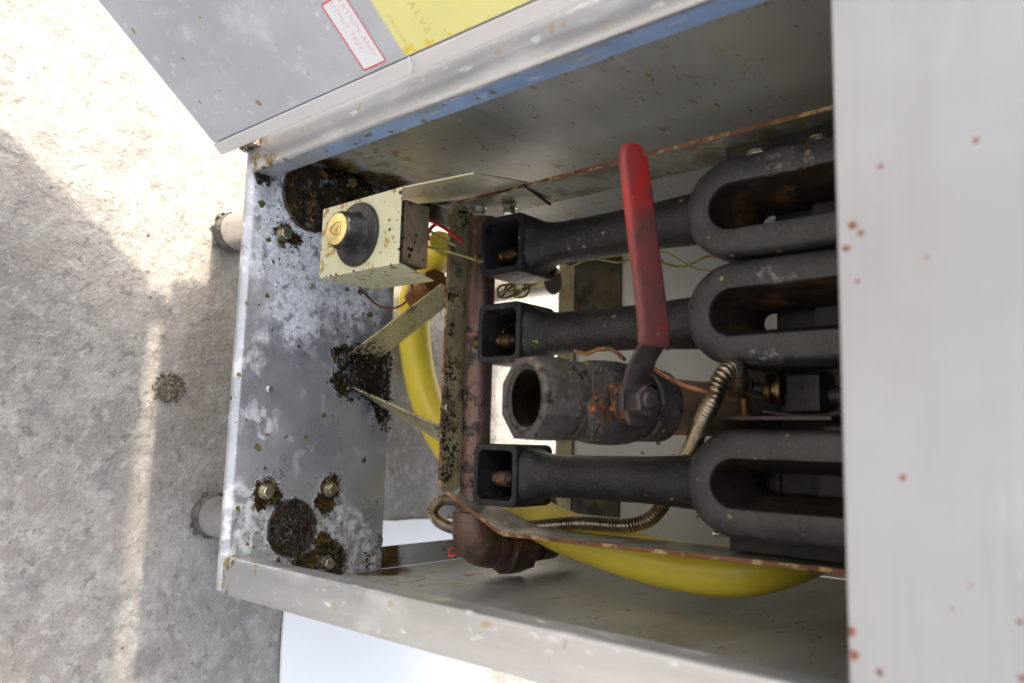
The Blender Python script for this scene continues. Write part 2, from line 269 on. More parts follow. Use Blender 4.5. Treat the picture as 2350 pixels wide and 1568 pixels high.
M['rustgrease'] = mat('rusty_socket_grease', (.035, .021, .010), 0, .14, (70, .5), [(150, .0028), (320, .0006)],
    [dict(kind='noise', s=60, lo=.50, hi=.62, c=(.20, .10, .035), rough=.3),
     dict(kind='noise', s=50, lo=.60, hi=.68, c=(.38, .36, .34), rough=.4, seed=7),
     dict(kind='noise', s=65, lo=.56, hi=.64, c=(.015, .011, .006), rough=.15, seed=12)], coat=.4)
M['backsheet'] = mat('pale_back_sheet', (.62, .63, .61), .25, .45, (12, .08), [(40, .0002)],
    [dict(kind='dots', s=70, r=.32, pw=6, c=(.16, .13, .06), rough=.5, metal=0, seed=4),
     dict(kind='noise', s=14, lo=.60, hi=.75, c=(.40, .36, .20), rough=.5, metal=0, amt=.5)])
M['recess'] = mat('blotched_dark_brown', (.10, .075, .045), 0, .7, (26, .5), [(80, .0008)],  # darkness of the back panel openings painted in; also used on a flange
    [dict(kind='noise', s=24, lo=.5, hi=.64, c=(.022, .020, .018), rough=.7)])
M['seal'] = mat('olive_edge_seal', (.26, .23, .13), 0, .55, (50, .3), [(120, .0006)])
M['paper'] = mat('white_sticker', (.86, .85, .85), 0, .5)
M['ink_red'] = mat('red_ink', (.80, .06, .05), 0, .5)
M['ink_pink'] = mat('overexposed_red_ink', (.84, .52, .54), 0, .5)  # ink colour lightened to imitate overexposure
M['yellowlabel'] = mat('yellow_sticker', (.86, .80, .30), 0, .45, (20, .03), None,
    [dict(kind='noise', s=44, lo=.58, hi=.74, c=(.84, .72, .14), rough=.4, amt=.6),
     dict(kind='pts', pts=[(-.190, -.028, .245, .010), (-.192, -.028, .262, .006), (-.192, -.028, .28, .006), (-.192, -.028, .30, .004)], c=(.80, .52, .04), c2=(.85, .70, .12), rough=.35, ns=120, warp=.02, gs=120, glo=.42, ghi=.56)])
M['ink_black'] = mat('overexposed_black_ink', (.66, .59, .15), 0, .5)  # black print painted pale, as if washed out by overexposure
M['patch'] = mat('white_patch', (.96, .935, .885), 0, .6, (6, .02))
M['concrete'] = mat('weathered_concrete', (.28, .25, .216), 0, .70, (5.5, .14), [(9, .006), (34, .0060), (110, .0032), (300, .0012), (700, .0005)],
    [dict(kind='noise', s=8, lo=.44, hi=.68, c=(.37, .335, .295), rough=.75, dist=.3, amt=.9),
     dict(kind='noise', s=30, lo=.46, hi=.68, c=(.40, .37, .325), rough=.85, dist=.3, amt=.75),
     dict(kind='noise', s=95, lo=.50, hi=.66, c=(.45, .425, .38), rough=.85, dist=.3, amt=.6, seed=23),
     dict(kind='noise', s=19, lo=.54, hi=.70, c=(.185, .168, .155), rough=.42, seed=7, dist=.3, amt=.75),
     dict(kind='noise', s=90, lo=.56, hi=.67, c=(.16, .143, .122), rough=.6, seed=8, amt=.65, dist=.3),
     dict(kind='noise', s=260, lo=.62, hi=.70, c=(.50, .48, .44), rough=.7, seed=31, amt=.65),
     dict(kind='noise', s=240, lo=.63, hi=.70, c=(.10, .09, .08), rough=.5, seed=43, amt=.7),
     dict(kind='noise', s=110, lo=.70, hi=.74, c=(.09, .08, .07), rough=.4, seed=41, h=-.001),
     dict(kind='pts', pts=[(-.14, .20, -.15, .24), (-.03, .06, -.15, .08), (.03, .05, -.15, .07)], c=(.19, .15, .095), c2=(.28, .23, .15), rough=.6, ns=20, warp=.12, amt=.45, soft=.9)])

# ------------------------------------------------------------------ mesh helpers
ROOT = {}
class MB:
    def __init__(s): s.v = []; s.f = []; s.m = []
    def add(s, vs, fs, mi=0):
        o = len(s.v); s.v += [tuple(v) for v in vs]; s.f += [tuple(i + o for i in f) for f in fs]; s.m += [mi] * len(fs); return s
    def box(s, lo, hi, mi=0):
        (a, b, c), (d, e, f) = lo, hi
        return s.add([(a, b, c), (d, b, c), (d, e, c), (a, e, c), (a, b, f), (d, b, f), (d, e, f), (a, e, f)],
                     [(0, 3, 2, 1), (4, 5, 6, 7), (0, 1, 5, 4), (1, 2, 6, 5), (2, 3, 7, 6), (3, 0, 4, 7)], mi)
    def obox(s, c, ax, sz, mi=0):
        c = Vector(c); ax = [Vector(a).normalized() for a in ax]; vs = []
        for k in (-1, 1):
            for (i, j) in ((-1, -1), (1, -1), (1, 1), (-1, 1)):
                vs.append(c + ax[0] * sz[0] / 2 * i + ax[1] * sz[1] / 2 * j + ax[2] * sz[2] / 2 * k)
        return s.add(vs, [(0, 3, 2, 1), (4, 5, 6, 7), (0, 1, 5, 4), (1, 2, 6, 5), (2, 3, 7, 6), (3, 0, 4, 7)], mi)
    def loft(s, loops, cap0=True, cap1=True, closed=True, mi=0):
        n = len(loops[0]); vs = [p for l in loops for p in l]; fs = []
        for k in range(len(loops) - 1):
            for i in range(n if closed else n - 1):
                j = (i + 1) % n; fs.append((k * n + i, k * n + j, (k + 1) * n + j, (k + 1) * n + i))
        if cap0: fs.append(tuple(reversed(range(n))))
        if cap1: fs.append(tuple(range((len(loops) - 1) * n, len(loops) * n)))
        return s.add(vs, fs, mi)
    def prism(s, poly, d, mi=0):
        d = Vector(d); a = [Vector(p) for p in poly]
        return s.loft([a, [p + d for p in a]], mi=mi)
    def lathe(s, o, ax, prof, n=24, cap0=True, cap1=True, mi=0, rot=0.0):
        o = Vector(o); ax = Vector(ax).normalized()
        u = ax.orthogonal().normalized() if abs(ax.z) > .9 or abs(ax.y) > .9 else ax.cross(Vector((0, 0, 1))).normalized()
        w = ax.cross(u)
        loops = [[o + ax * t + (u * math.cos(rot + 2 * math.pi * i / n) + w * math.sin(rot + 2 * math.pi * i / n)) * r for i in range(n)] for t, r in prof]
        return s.loft(loops, cap0, cap1, mi=mi)
    def tube(s, pts, r, n=12, step=.004, caps=True, rf=None, mi=0):
        P = catmull(pts, step); T = []
        for i in range(len(P)):
            T.append((P[min(i + 1, len(P) - 1)] - P[max(i - 1, 0)]).normalized())
        u = T[0].orthogonal().normalized(); loops = []; acc = 0
        for i, p in enumerate(P):
            if i: acc += (P[i] - P[i - 1]).length
            u = (u - T[i] * u.dot(T[i])).normalized(); w = T[i].cross(u)
            rr = rf(acc) if rf else r
            loops.append([p + (u * math.cos(2 * math.pi * k / n) + w * math.sin(2 * math.pi * k / n)) * rr for k in range(n)])
        return s.loft(loops, caps, caps, mi=mi)
    def ball(s, c, r, jit=.25, sub=1, sq=(1, 1, 1), mi=0):
        vs, fs = ICO[sub]; c = Vector(c); out = []
        a = Matrix.Rotation(random.uniform(0, 6), 3, 'Z') @ Matrix.Rotation(random.uniform(0, 6), 3, 'X')
        for v in vs:
            k = r * (1 + random.uniform(-jit, jit)); q = a @ (v * k)
            out.append(c + Vector((q.x * sq[0], q.y * sq[1], q.z * sq[2])))
        return s.add(out, fs, mi)
    def build(s, name, mats, parent=None, bevel=0.0, angle=38, recalc=True):
        me = bpy.data.meshes.new(name)
        off = ROOT.get(parent.name, Vector((0, 0, 0))) if parent else Vector((0, 0, 0))
        me.from_pydata([tuple(Vector(v) - off) for v in s.v], [], s.f)
        for m in (mats if isinstance(mats, (list, tuple)) else [mats]): me.materials.append(m)
        me.polygons.foreach_set('material_index', s.m)
        if recalc:
            b = bmesh.new(); b.from_mesh(me); bmesh.ops.recalc_face_normals(b, faces=b.faces); b.to_mesh(me); b.free()
        me.polygons.foreach_set('use_smooth', [True] * len(me.polygons)); me.set_sharp_from_angle(angle=R(angle))
        o = bpy.data.objects.new(name, me); COL.objects.link(o)
        if parent: o.parent = parent; ROOT[o.name] = off
        if bevel:
            bv = o.modifiers.new('bevel', 'BEVEL'); bv.width = bevel; bv.segments = 2; bv.limit_method = 'ANGLE'; bv.angle_limit = R(40); bv.harden_normals = True
        return o
def catmull(pts, step):
    P = [Vector(p) for p in pts]
    if len(P) == 2: pass
    Q = [P[0] * 2 - P[1]] + P + [P[-1] * 2 - P[-2]]; out = []
    for i in range(1, len(Q) - 2):
        a, b, c, d = Q[i - 1:i + 3]; n = max(1, int((c - b).length / step))
        for k in range(n):
            t = k / n
            out.append(.5 * ((2 * b) + (c - a) * t + (2 * a - 5 * b + 4 * c - d) * t * t + (3 * b - a - 3 * c + d) * t ** 3))
    out.append(P[-1]); return out
ICO = {}
for sub in (1, 2, 3):
    b = bmesh.new(); bmesh.ops.create_icosphere(b, subdivisions=sub, radius=1); b.verts.ensure_lookup_table()
    ICO[sub] = ([v.co.copy() for v in b.verts], [tuple(v.index for v in f.verts) for f in b.faces]); b.free()
def thing(name, loc, label, cat, group=None):
    o = bpy.data.objects.new(name, None); COL.objects.link(o); o.location = loc; o.empty_display_size = .02
    o['label'] = label; o['category'] = cat
    if group: o['group'] = group
    ROOT[o.name] = Vector(loc); return o
def tag(o, label, cat, group=None):
    o['label'] = label; o['category'] = cat
    if group: o['group'] = group
    return o
def rrect(cx, cz, w, h, r, n=5):
    out = []
    for (sx, sz, a0) in ((1, 1, 0), (-1, 1, 90), (-1, -1, 180), (1, -1, 270)):
        for k in range(n):
            a = R(a0 + 90 * k / (n - 1)); out.append((cx + sx * (w / 2 - r) + r * math.cos(a), cz + sz * (h / 2 - r) + r * math.sin(a)))
    return out
def hexbolt(mb, c, ax, r=.0062, h=.0045, washer=True):
    c = Vector(c); ax = Vector(ax).normalized()
    if washer: mb.lathe(c, ax, [(0, r * 1.28), (.0009, r * 1.28), (.0011, r * 1.2)], 20)
    mb.lathe(c + ax * (.001 if washer else 0), ax, [(0, r), (h * .85, r), (h, r * .86)], 6, rot=random.uniform(0, 1))

# ------------------------------------------------------------------ floor
FZ = -.15
g = MB(); n = 40; e = 60
g.add([(-e, -e, FZ), (e, -e, FZ), (e, e, FZ), (-e, e, FZ)], [(0, 1, 2, 3)])
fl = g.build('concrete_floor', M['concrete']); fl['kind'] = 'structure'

# ------------------------------------------------------------------ fryer cabinet
cab = thing('fryer_cabinet', (0, .25, FZ), 'open stainless fryer cabinet with grease stained base plate and swung open door', 'fryer')
T = .0012
mb = MB()          # base plate with rolled front lip
prof = [(.1735, 0)]
prof += [(.0060, 0), (.0035, -.0006), (.0014, -.0022), (.0, -.0050), (.0, -.0085), (.012, -.0085)]
top = [Vector((-.1985, y, z)) for y, z in prof]
rows = []
for k in range(2):
    x = (-.1985, .1985)[k]; rows.append([Vector((x, y, z)) for y, z in prof])
bk = []
mb.loft(rows, False, False, closed=False)
mb.box((-.198, .0125, -.0060), (.198, .1730, -.0012))
mb.build('base_plate', M['plate'], cab, angle=60, recalc=False)
for sgn in (-1, 1):
    mb = MB()      # folded corner post: front face and return lip
    x0, x1 = (-.2, -.17) if sgn < 0 else (.17, .2)
    xo, xi = (x0, x1) if sgn < 0 else (x1, x0)
    z0, z1 = .0006, .516
    pr = []
    for k in range(5):   # rounded fold at the inner edge
        a = R(90 * k / 4); pr.append((xi + sgn * .0026 * (1 - math.sin(a)) , .0026 * (1 - math.cos(a))))
    outline = [(xo, .0)] + pr[:1]
    out = [(xo, .006), (xo, .0)]
    fold = [(xi + sgn * .0030 - sgn * .0030 * math.sin(R(90 * k / 5)), .0030 - .0030 * math.cos(R(90 * k / 5))) for k in range(6)]
    inner = [(xi, .0045), (xi + sgn * T, .0045), (xi + sgn * T, .0035), (xi + sgn * .004, T), (xo - sgn * T, T), (xo - sgn * T, .006)]
    poly = out + fold + inner
    mb.prism([(x, y, z0) for x, y in poly], (0, 0, z1 - z0))
    post = mb.build('corner_post', M['post'], cab, angle=25)
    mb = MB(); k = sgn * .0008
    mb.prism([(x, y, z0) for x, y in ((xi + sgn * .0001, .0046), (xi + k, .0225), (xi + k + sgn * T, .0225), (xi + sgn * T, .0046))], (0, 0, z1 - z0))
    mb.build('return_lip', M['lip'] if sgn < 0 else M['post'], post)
for sgn in (-1, 1):
    mb = MB(); x = sgn * .1982
    zb = -.032 if sgn < 0 else -.004
    a, b_ = sorted((x, x + sgn * .0015)); mb.box((a, .0065, zb), (b_, .505, .80))
    if sgn < 0: mb.box((a - .0012, .17, -.060), (a - .0002, .505, .0))  # hidden strip added to keep sun off the floor underneath
    mb.build('side_panel', M['side'], cab)
    mb = MB(); a, b_ = sorted((sgn * .176, sgn * .1978)); mb.box((a, .174, -.0045), (b_, .497, -.003))
    mb.box((a, .06, -.0085), (b_, .174, -.0065))
    mb.build('bottom_flange', M['side'], cab)
mb = MB(); mb.box((-.1978, .499, -.026), (.1978, .5005, .516)); bp = mb.build('back_panel', M['backsheet'], cab)
mb = MB(); mb.box((-.1976, .4935, -.027), (.1976, .4988, .000)); mb.build('edge_seal', M['seal'], cab)
for x0, x1 in ((-.182, -.106), (.1, .158)):
    mb = MB(); mb.box((x0, .4962, .002), (x1, .4988, .074)); mb.build('dark_opening_plate', M['recess'], cab, bevel=.002)  # dark plates stand in for open square recesses
mb = MB(); mb.box((-.2005, -.0118, .5165), (.2005, .02, .80)); mb.build('front_panel', M['front'], cab, bevel=.0016)
mb = MB(); mb.box((-.197, .021, .514), (.197, .498, .80)); mb.box((-.130, .2035, .400), (.130, .488, .5175)); mb.box((-.004, .206, .362), (.062, .40, .402)); mb.box((.068, .206, .374), (.118, .40, .402))  # last box added behind the third burner to darken its port
mb.build('oil_tank', M['dark'], cab, bevel=.004)
mb = MB()
for x in (-.103, -.026, .094): mb.lathe((x, .19, .47), (0, 1, 0), [(0, .036), (.29, .036)], 20)
mb.build('fire_tubes', M['dark'], cab)
for (x, y) in ((-.15, .066), (.15, .066), (-.15, .45), (.15, .45)):
    mb = MB(); zt = -.009 if y < .2 else -.004
    mb.lathe((x, y, FZ + .016), (0, 0, 1), [(0, .019), (.001, .0202), (-FZ - .016 + zt, .0202)], 32)
    l = mb.build('leg', M['leg'], cab)
    mb = MB(); mb.lathe((x, y, FZ), (0, 0, 1), [(0, .0200), (.004, .0212), (.010, .0206), (.016, .0165)], 28)
    for k in range(14):
        a = random.uniform(0, 6.28); mb.ball((x + .022 * math.cos(a), y + .022 * math.sin(a), FZ + .003), random.uniform(.0015, .0035))
    mb.build('foot', M['foot'], l)
# sockets where the front legs bolt through the plate
for x, mt, rr in ((-.162, 'rustgrease', .0335), (.150, 'wetgrease', .0265)):
    mb = MB(); loops = []; nn = 40
    for k, rad in enumerate([1, .96, .9, .8, .68, .55, .42, .3, .18, .07]):
        z = [-.0002, .0022, .0014, .0006, .0008, .0007, .0010, .0012, .0014, .0012][k]
        loops.append([(max(-.1965, x + rr * rad * math.cos(2 * math.pi * i / nn) * (1 + random.uniform(-.03, .03))), .066 + rr * rad * math.sin(2 * math.pi * i / nn) * (1 + random.uniform(-.03, .03)), z + random.uniform(-.0012, .0016) * (k > 0)) for i in range(nn)])
    mb.loft(loops, False, True)
    mb.build('leg_socket', M[mt], cab, angle=60)
for c, ax in (((-.12, .037, 0), (0, 0, 1)), ((.116, .036, 0), (0, 0, 1)), ((.116, .105, 0), (0, 0, 1)), ((.185, .106, 0), (0, 0, 1)), ((-.188, .108, .0), (0, 0, 1))):
    mb = MB(); hexbolt(mb, Vector(c) + Vector((0, 0, .0004)), ax, .0058, .0058); mb.build('bolt', M['bolt'], cab)
mb = MB(); mb.lathe((.025, .033, .0003), (0, 0, 1), [(0, .0034), (.0012, .0034), (.0022, .0024)], 14); mb.build('rivet', M['leg'], cab)

mb = MB(); mb.lathe((-.1985, -.0085, -.016), (0, 0, 1), [(0, .0042), (.001, .005), (.030, .005), (.031, .0042)], 14)
mb.box((-.2, -.0065, -.012), (-.1915, -.0005, .012))
for k in range(50): mb.ball((random.uniform(-.203, -.190), random.uniform(-.014, .001), random.uniform(-.018, .014)), random.uniform(.0008, .0026), .35)
mb.build('hinge', M['rusthinge'], cab)
# the door, swung wide open on its left hinge
d = Vector((-.63, -.777, 0)).normalized(); nrm = Vector((-d.y, d.x, 0)); H = Vector((-.19, -.024, 0))   # nrm is the inner side's normal
if nrm.dot(Vector(CAM) - H) < 0: nrm = -nrm
Z = Vector((0, 0, 1))
def dpt(s, z, h=0): return H + d * s + Z * z + nrm * h
mb = MB(); mb.obox(dpt(.19, .248, -.009), (d, Z, nrm), (.372, .536, .018)); door = mb.build('door', M['doorin'], cab, bevel=.0012)
mb = MB(); mb.obox(dpt(-.0022, .248, -.0035), (d, Z, nrm), (.0112, .537, .010)); mb.build('hinge_edge_strip', M['doorstrip'], door, bevel=.0008)
def sticker(name, s0, s1, z0, z1, h, pm, border=None, texts=(), corner=.002):
    mb = MB()
    pts = rrect((s0 + s1) / 2, (z0 + z1) / 2, abs(s1 - s0), z1 - z0, corner, 5)
    mb.prism([dpt(a, b_, .0001) for a, b_ in pts], nrm * h)
    mats = [pm]
    if border:
        mats.append(border[0]); wv = border[1]
        p2 = rrect((s0 + s1) / 2, (z0 + z1) / 2, abs(s1 - s0) - 2 * wv, z1 - z0 - 2 * wv, max(.0005, corner - wv), 5)
        mb.loft([[dpt(a, b_, h + .00022) for a, b_ in pts], [dpt(a, b_, h + .00022) for a, b_ in p2]], False, False, mi=1)
    for (txt, s_end, z, size, mi_mat, space) in texts:
        cu = bpy.data.curves.new('lettering', 'FONT'); cu.body = txt; cu.size = size; cu.align_x = 'RIGHT'; cu.align_y = 'CENTER'; cu.space_character = space
        to = bpy.data.objects.new('lettering', cu); COL.objects.link(to)
        me = bpy.data.meshes.new_from_object(to.evaluated_get(bpy.context.evaluated_depsgraph_get()))
        if mi_mat not in mats: mats.append(mi_mat)
        mb.add([dpt(s_end - v.co.x, z + v.co.y, h + .0002) for v in me.vertices], [tuple(p.vertices) for p in me.polygons], mats.index(mi_mat))
        bpy.data.objects.remove(to); bpy.data.curves.remove(cu); bpy.data.meshes.remove(me)
    return mb.build(name, mats, door, recalc=False)
sticker('warning_sticker', .0072, .0585, .1968, .2215, .0003, M['paper'], (M['ink_red'], .0011),
        [('OPERATION AND', .0145, .2148, .0062, M['ink_pink'], 1.15), ('MIN OUTPUT TEST', .0205, .2068, .0058, M['ink_pink'], 1.15)])
sticker('instruction_sticker', .0048, .16, .2392, .44, .0003, M['yellowlabel'], None,
        [('GAS  VALVE', .0125, .268, .0075, M['ink_black'], 1.45), ('CAUTION', .0115, .2455, .0042, M['ink_black'], 1.2)])

# ------------------------------------------------------------------ burner bracket (bent flat strap)
bk_ = thing('burner_bracket', (0, .17, .09), 'yellowed zinc strap bracket carrying the pipe and burners, on two slanted legs', 'bracket')
def strap(path, y0, t):    # path: (x, z, back edge y); thickness t to the inner side
    mb = MB(); P = [Vector((p[0], 0, p[1])) for p in path]; outl = []
    for i, p in enumerate(P):
        a = (P[i] - P[i - 1]).normalized() if i else (P[1] - P[0]).normalized()
        c = (P[i + 1] - P[i]).normalized() if i < len(P) - 1 else a
        na = Vector((-a.z, 0, a.x)); nc = Vector((-c.z, 0, c.x)); nn = (na + nc).normalized(); k = t / max(.3, nn.dot(na))
        outl.append(p + nn * k)
    mb.loft([[Vector((p.x, y0, p.z)), Vector((q.x, y0, q.z)), Vector((q.x, g_[2], q.z)), Vector((p.x, g_[2], p.z))] for p, q, g_ in zip(P, outl, path)])
    for i, f in enumerate(mb.f):   # the front cut edge is rusty, the arms greyer
        ys = [mb.v[k][1] for k in f]; zs = [mb.v[k][2] for k in f]
        if max(ys) - min(ys) < 1e-6 and abs(ys[0] - y0) < 1e-6: mb.m[i] = 1
        elif max(zs) > .11: mb.m[i] = 2
    return mb
strap([(-.1655, .52, .213), (-.1645, .101, .213), (-.1615, .0945, .205), (-.155, .0915, .188), (.104, .0905, .188), (.112, .0935, .190), (.145, .165, .214), (.1475, .174, .214), (.143, .52, .214)], .161, .0034).build('strap', [M['zinc'], M['rustedge'], M['zincgrey']], bk_, bevel=.0004)
mb = MB(); mb.tube([(-.1622, .158, .190), (-.1580, .206, .182)], .0016, 10); mb.build('pin', M['handlebar'], bk_)
mb = MB(); mb.tube([(.128, .172, .366), (.128, .170, .389)], .0014, 10, .0006, rf=lambda q: .0013 + .0004 * math.sin(q * 5000)); mb.lathe((.128, .172, .3655), (0, 0, 1), [(0, .0024), (.0016, .0026)], 12); mb.build('screw', M['boltbright'], bk_)
def brace(a0, a1, b1, b0):
    mb = MB(); q = [Vector(p) for p in (a0, a1, b1, b0)]; nn = (q[2] - q[0]).cross(q[3] - q[1]).normalized(); nn = nn if nn.z > 0 else -nn
    mid = lambda i, j: (q[i] + q[j]) / 2 + nn * .0012
    L0 = [q[0], q[1], q[2], q[3]]
    mb.loft([[p for p in L0], [p + nn * .0022 for p in L0]])
    mb.build('brace', M['zinc'], bk_, bevel=.0004)
brace((-.014, .114, .002), (-.018, .158, .002), (-.085, .194, .0885), (-.084, .157, .0885))
brace((.016, .119, .002), (.026, .144, .002), (.076, .182, .0885), (.054, .162, .0885))
mb = MB(); mb.obox((.0, .135, .0015), ((1, 0, 0), (0, 1, 0), (0, 0, 1)), (.04, .032, .002)); mb.build('foot_plate', M['zinc'], bk_)
for c, ax, r in (((-.1618, .182, .112), (1, 0, 0), .0062), ((-.1585, .192, .143), (1, 0, 0), .0062), ((-.1525, .183, .398), (1, 0, 0), .007), ((-.1525, .183, .443), (1, 0, 0), .007), ((.1285, .198, .394), (-1, 0, 0), .007), ((.1280, .198, .438), (-1, 0, 0), .007), ((.036, .166, .094), (0, -.3, 1), .0058)):
    mb = MB(); hexbolt(mb, c, ax, r, .006); mb.build('bolt', M['boltbright'] if abs(c[0]) > .1 else M['bolt'], bk_)
for x0, x1 in ((-.1615, -.1530), (.1300, .1400)):
    mb = MB(); mb.box((x0, .183, .372), (x1, .215, .515)); mb.build('burner_hanger', M['dark'], bk_, bevel=.0006)

# ------------------------------------------------------------------ gas manifold
man = thing('gas_manifold', (0, .186, .10), 'rust brown gas manifold pipe with elbow lying across the bracket under the burners', 'pipe')
PY, PZ, PR = .186, .1145, .0135
mb = MB(); mb.lathe((-.149, PY, PZ), (1, 0, 0), [(0, .010), (.003, PR), (.29, PR)], 36); mb.build('pipe', M['pipe'], man)
mb = MB(); mb.lathe((-.151, PY, PZ), (1, 0, 0), [(0, .011), (.001, .0148), (.007, .0150), (.0075, .0140)], 30); mb.build('end_cap', M['pipe'], man)
mb = MB(); ex = .163
mb.lathe((.132, PY, PZ), (1, 0, 0), [(0, .0175), (.0006, .0195), (.0085, .0198), (.0095, .0185)], 32)
arc = [(.141, PY, PZ)] + [(.147 + .018 * math.sin(R(a)), PY + .018 - .018 * math.cos(R(a)), PZ) for a in range(0, 91, 15)] + [(.165, PY + .028, PZ)]
mb.tube(arc, .0198, 32, .002); mb.ball((.1595, PY + .0055, PZ), .0205, 0, 3)
mb.lathe((.165, PY + .020, PZ), (0, 1, 0), [(0, .0185), (.0006, .0210), (.009, .0212), (.010, .0190)], 32)
mb.build('elbow', M['pipe'], man)
mb = MB(); mb.lathe((.165, PY + .030, PZ), (0, 1, 0), [(0, .0135), (.012, .0135)], 28)
mb.lathe((.1705, PY + .040, PZ - .004), (0, 1, 0), [(0, .0165), (.004, .0240), (.020, .0255), (.034, .0255), (.037, .020)], 8)
mb.lathe((.170, PY + .077, PZ - .004), (0, 1, 0), [(0, .0135), (.02, .0135), (.021, .017), (.045, .017), (.046, .013), (.07, .013)], 28)
mb.build('union_fitting', M['pipe'], man)
BX = (-.108, -.0285, .095)
for x in BX:
    mb = MB(); mb.lathe((x + .004, .172, .126), (0, 0, 1), [(0, .0062), (.030, .0062), (.031, .0050), (.034, .0050), (.034, .0072), (.044, .0072), (.045, .0055), (.0475, .0030)], 16)
    mb.build('orifice', M['brass'] if x < .05 else M['pipe'], man)

# ------------------------------------------------------------------ burners
LBL = ['black cast iron burner nearest the cream control box and open door', 'middle black cast iron burner, its tube passing closest behind the valve mouth and red handle', 'black cast iron burner standing apart on the yellow hose side of the valve']
def mirror_stadium(cx, cz, r, top, y, n=22):
    out = [(cx + r * math.cos(R(a)), y, cz + r * math.sin(R(a))) for a in [180 + 180 * k / (n - 1) for k in range(n)]]
    out += [(cx + r, y, cz + (top - cz) * k / 3) for k in (1, 2, 3)]
    out += [(cx - r, y, cz + (top - cz) * k / 3) for k in (3, 2, 1)]
    return out
for i, bx in enumerate(BX):
    b_ = thing('burner', (bx, .172, .148), LBL[i], 'burner', 'cast iron burners in a row')
    w, h = .053, .0505; cz = .1735; nx = (-.1065, -.026, .0925)[i]; lx = (-.1005, -.0255, .0905)[i]
    # air box: rounded square tube, open to the front
    mb = MB(); yf, yb = .148, .196
    def lp(W_, H_, r, y): return [Vector((x, y, z)) for x, z in rrect(bx, cz, W_, H_, r, 6)]
    mb.loft([lp(w - .0006, h - .0006, .0062, yb), lp(w, h, .0065, yb - .001), lp(w, h, .0065, yf + .0012), lp(w - .0016, h - .0016, .006, yf), lp(w - .0105, h - .0105, .0055, yf), lp(w - .0118, h - .0118, .005, yf + .0015), lp(w - .013, h - .013, .005, yb - .004)], True, True)
    mb.build('air_box', M['castoil'], b_, angle=40)
    # venturi tube with flared root
    mb = MB(); zt = cz + h / 2; loops = []; n = 32
    for (z, rx, ry, sq, c) in ((zt - .001, .0235, .0215, .55, 0), (zt + .002, .0222, .0205, .5, .05), (zt + .007, .0205, .0195, .3, .15), (zt + .015, .0190, .0185, .1, .3), (zt + .026, .0180, .018, 0, .45), (zt + .06, .0176, .0176, 0, .6), (zt + .11, .0180, .018, 0, .85), (zt + .150, .0198, .0195, 0, 1), (zt + .172, .0205, .0195, 0, 1)):
        cx = bx + (nx - bx) * c; l = []
        for k in range(n):
            a = 2 * math.pi * k / n; ca, sa = math.cos(a), math.sin(a); q = 1 + sq * .35 * abs(math.sin(2 * a)) ** 1.5
            l.append(Vector((cx + rx * ca * q, .172 + ry * sa * q, z)))
        loops.append(l)
    mb.loft(loops); mb.build('venturi_tube', M['castoil'], b_, angle=60)
    # burner head: oblong casting with a slot
    cz2 = .3965; topz = .60; ro, ri = .0362, .0162; yf = .137
    mb = MB()
    mb.loft([mirror_stadium(lx, cz2, ro * .93, topz, .202), mirror_stadium(lx, cz2, ro, topz, .196), mirror_stadium(lx, cz2, ro, topz, yf + .0075), mirror_stadium(lx, cz2, ro - .0014, topz, yf + .003), mirror_stadium(lx, cz2, ro - .0045, topz, yf + .0004), mirror_stadium(lx, cz2, ri + .004, topz, yf), mirror_stadium(lx, cz2, ri + .0008, topz, yf + .0006), mirror_stadium(lx, cz2, ri, topz, yf + .0022)], False, False)
    ring = mb.build('burner_head', M['castiron'], b_, angle=50)
    mb = MB(); mb.loft([mirror_stadium(lx, cz2, ri, topz, yf + .0022), mirror_stadium(lx, cz2, ri - .0012, topz, yf + .012), mirror_stadium(lx, cz2, ri - .004, topz, yf + .028), mirror_stadium(lx, cz2 + .004, .0072, topz, yf + .045), mirror_stadium(lx, cz2 + .004, .0072, topz, .199)], False, False)
    mb.loft([mirror_stadium(lx, cz2 + .004, .0072, topz, .2005), mirror_stadium(lx, cz2, ro * .93, topz, .2005)], False, False)
    mb.build('port', M['rustin'], ring, angle=50)

# ------------------------------------------------------------------ drain valve
A = R(18); u = Vector((0, math.cos(A), math.sin(A))); up = Vector((0, -math.sin(A), math.cos(A))); F = Vector((.0380, .030, .302))
vl = thing('drain_valve', tuple(F), 'grimy grey ball valve with open threaded mouth and a long red lever handle', 'valve')
mb = MB(); n = 48
def oct_(r, k=.06): return r
prof = [(0, .0262), (.0015, .0275), (.020, .0282), (.029, .0272), (.0305, .0245), (.034, .0238)]
loops = []
Xv = Vector((1, 0, 0))
for t, r in prof:
    l = []
    for k in range(n):
        a = 2 * math.pi * k / n; q = 1.0
        if t < .03:
            aa = ((a + math.pi / 8) % (math.pi / 4)) - math.pi / 8; q = min(1.06, .965 / math.cos(aa))
        l.append(F + u * t + (Xv * math.cos(a) + up * math.sin(a)) * r * q)
    loops.append(l)
inn = [(-.0003, .0232), (.0012, .0218)]
hole = [[F + u * t + (Xv * math.cos(2 * math.pi * k / n) + up * math.sin(2 * math.pi * k / n)) * r for k in range(n)] for t, r in inn]
mb.loft(list(reversed(hole)) [:0] + [hole[1], hole[0]] + loops, False, True)
mb.build('threaded_end', M['valve'], vl, angle=35)
mb = MB(); tl = [(.0012, .0218)]
for k in range(8):
    t = .002 + k * .0028; tl += [(t, .0222), (t + .0005, .0218), (t + .0014, .0190), (t + .0019, .0190)]
tl += [(.024, .0195), (.034, .0190)]
mb.loft([[F + u * t + (Xv * math.cos(2 * math.pi * k / n) + up * math.sin(2 * math.pi * k / n)) * (r * (1 + random.uniform(-.006, .006))) for k in range(n)] for t, r in tl], False, True)
mb.build('internal_thread', M['thread'], vl, angle=40)
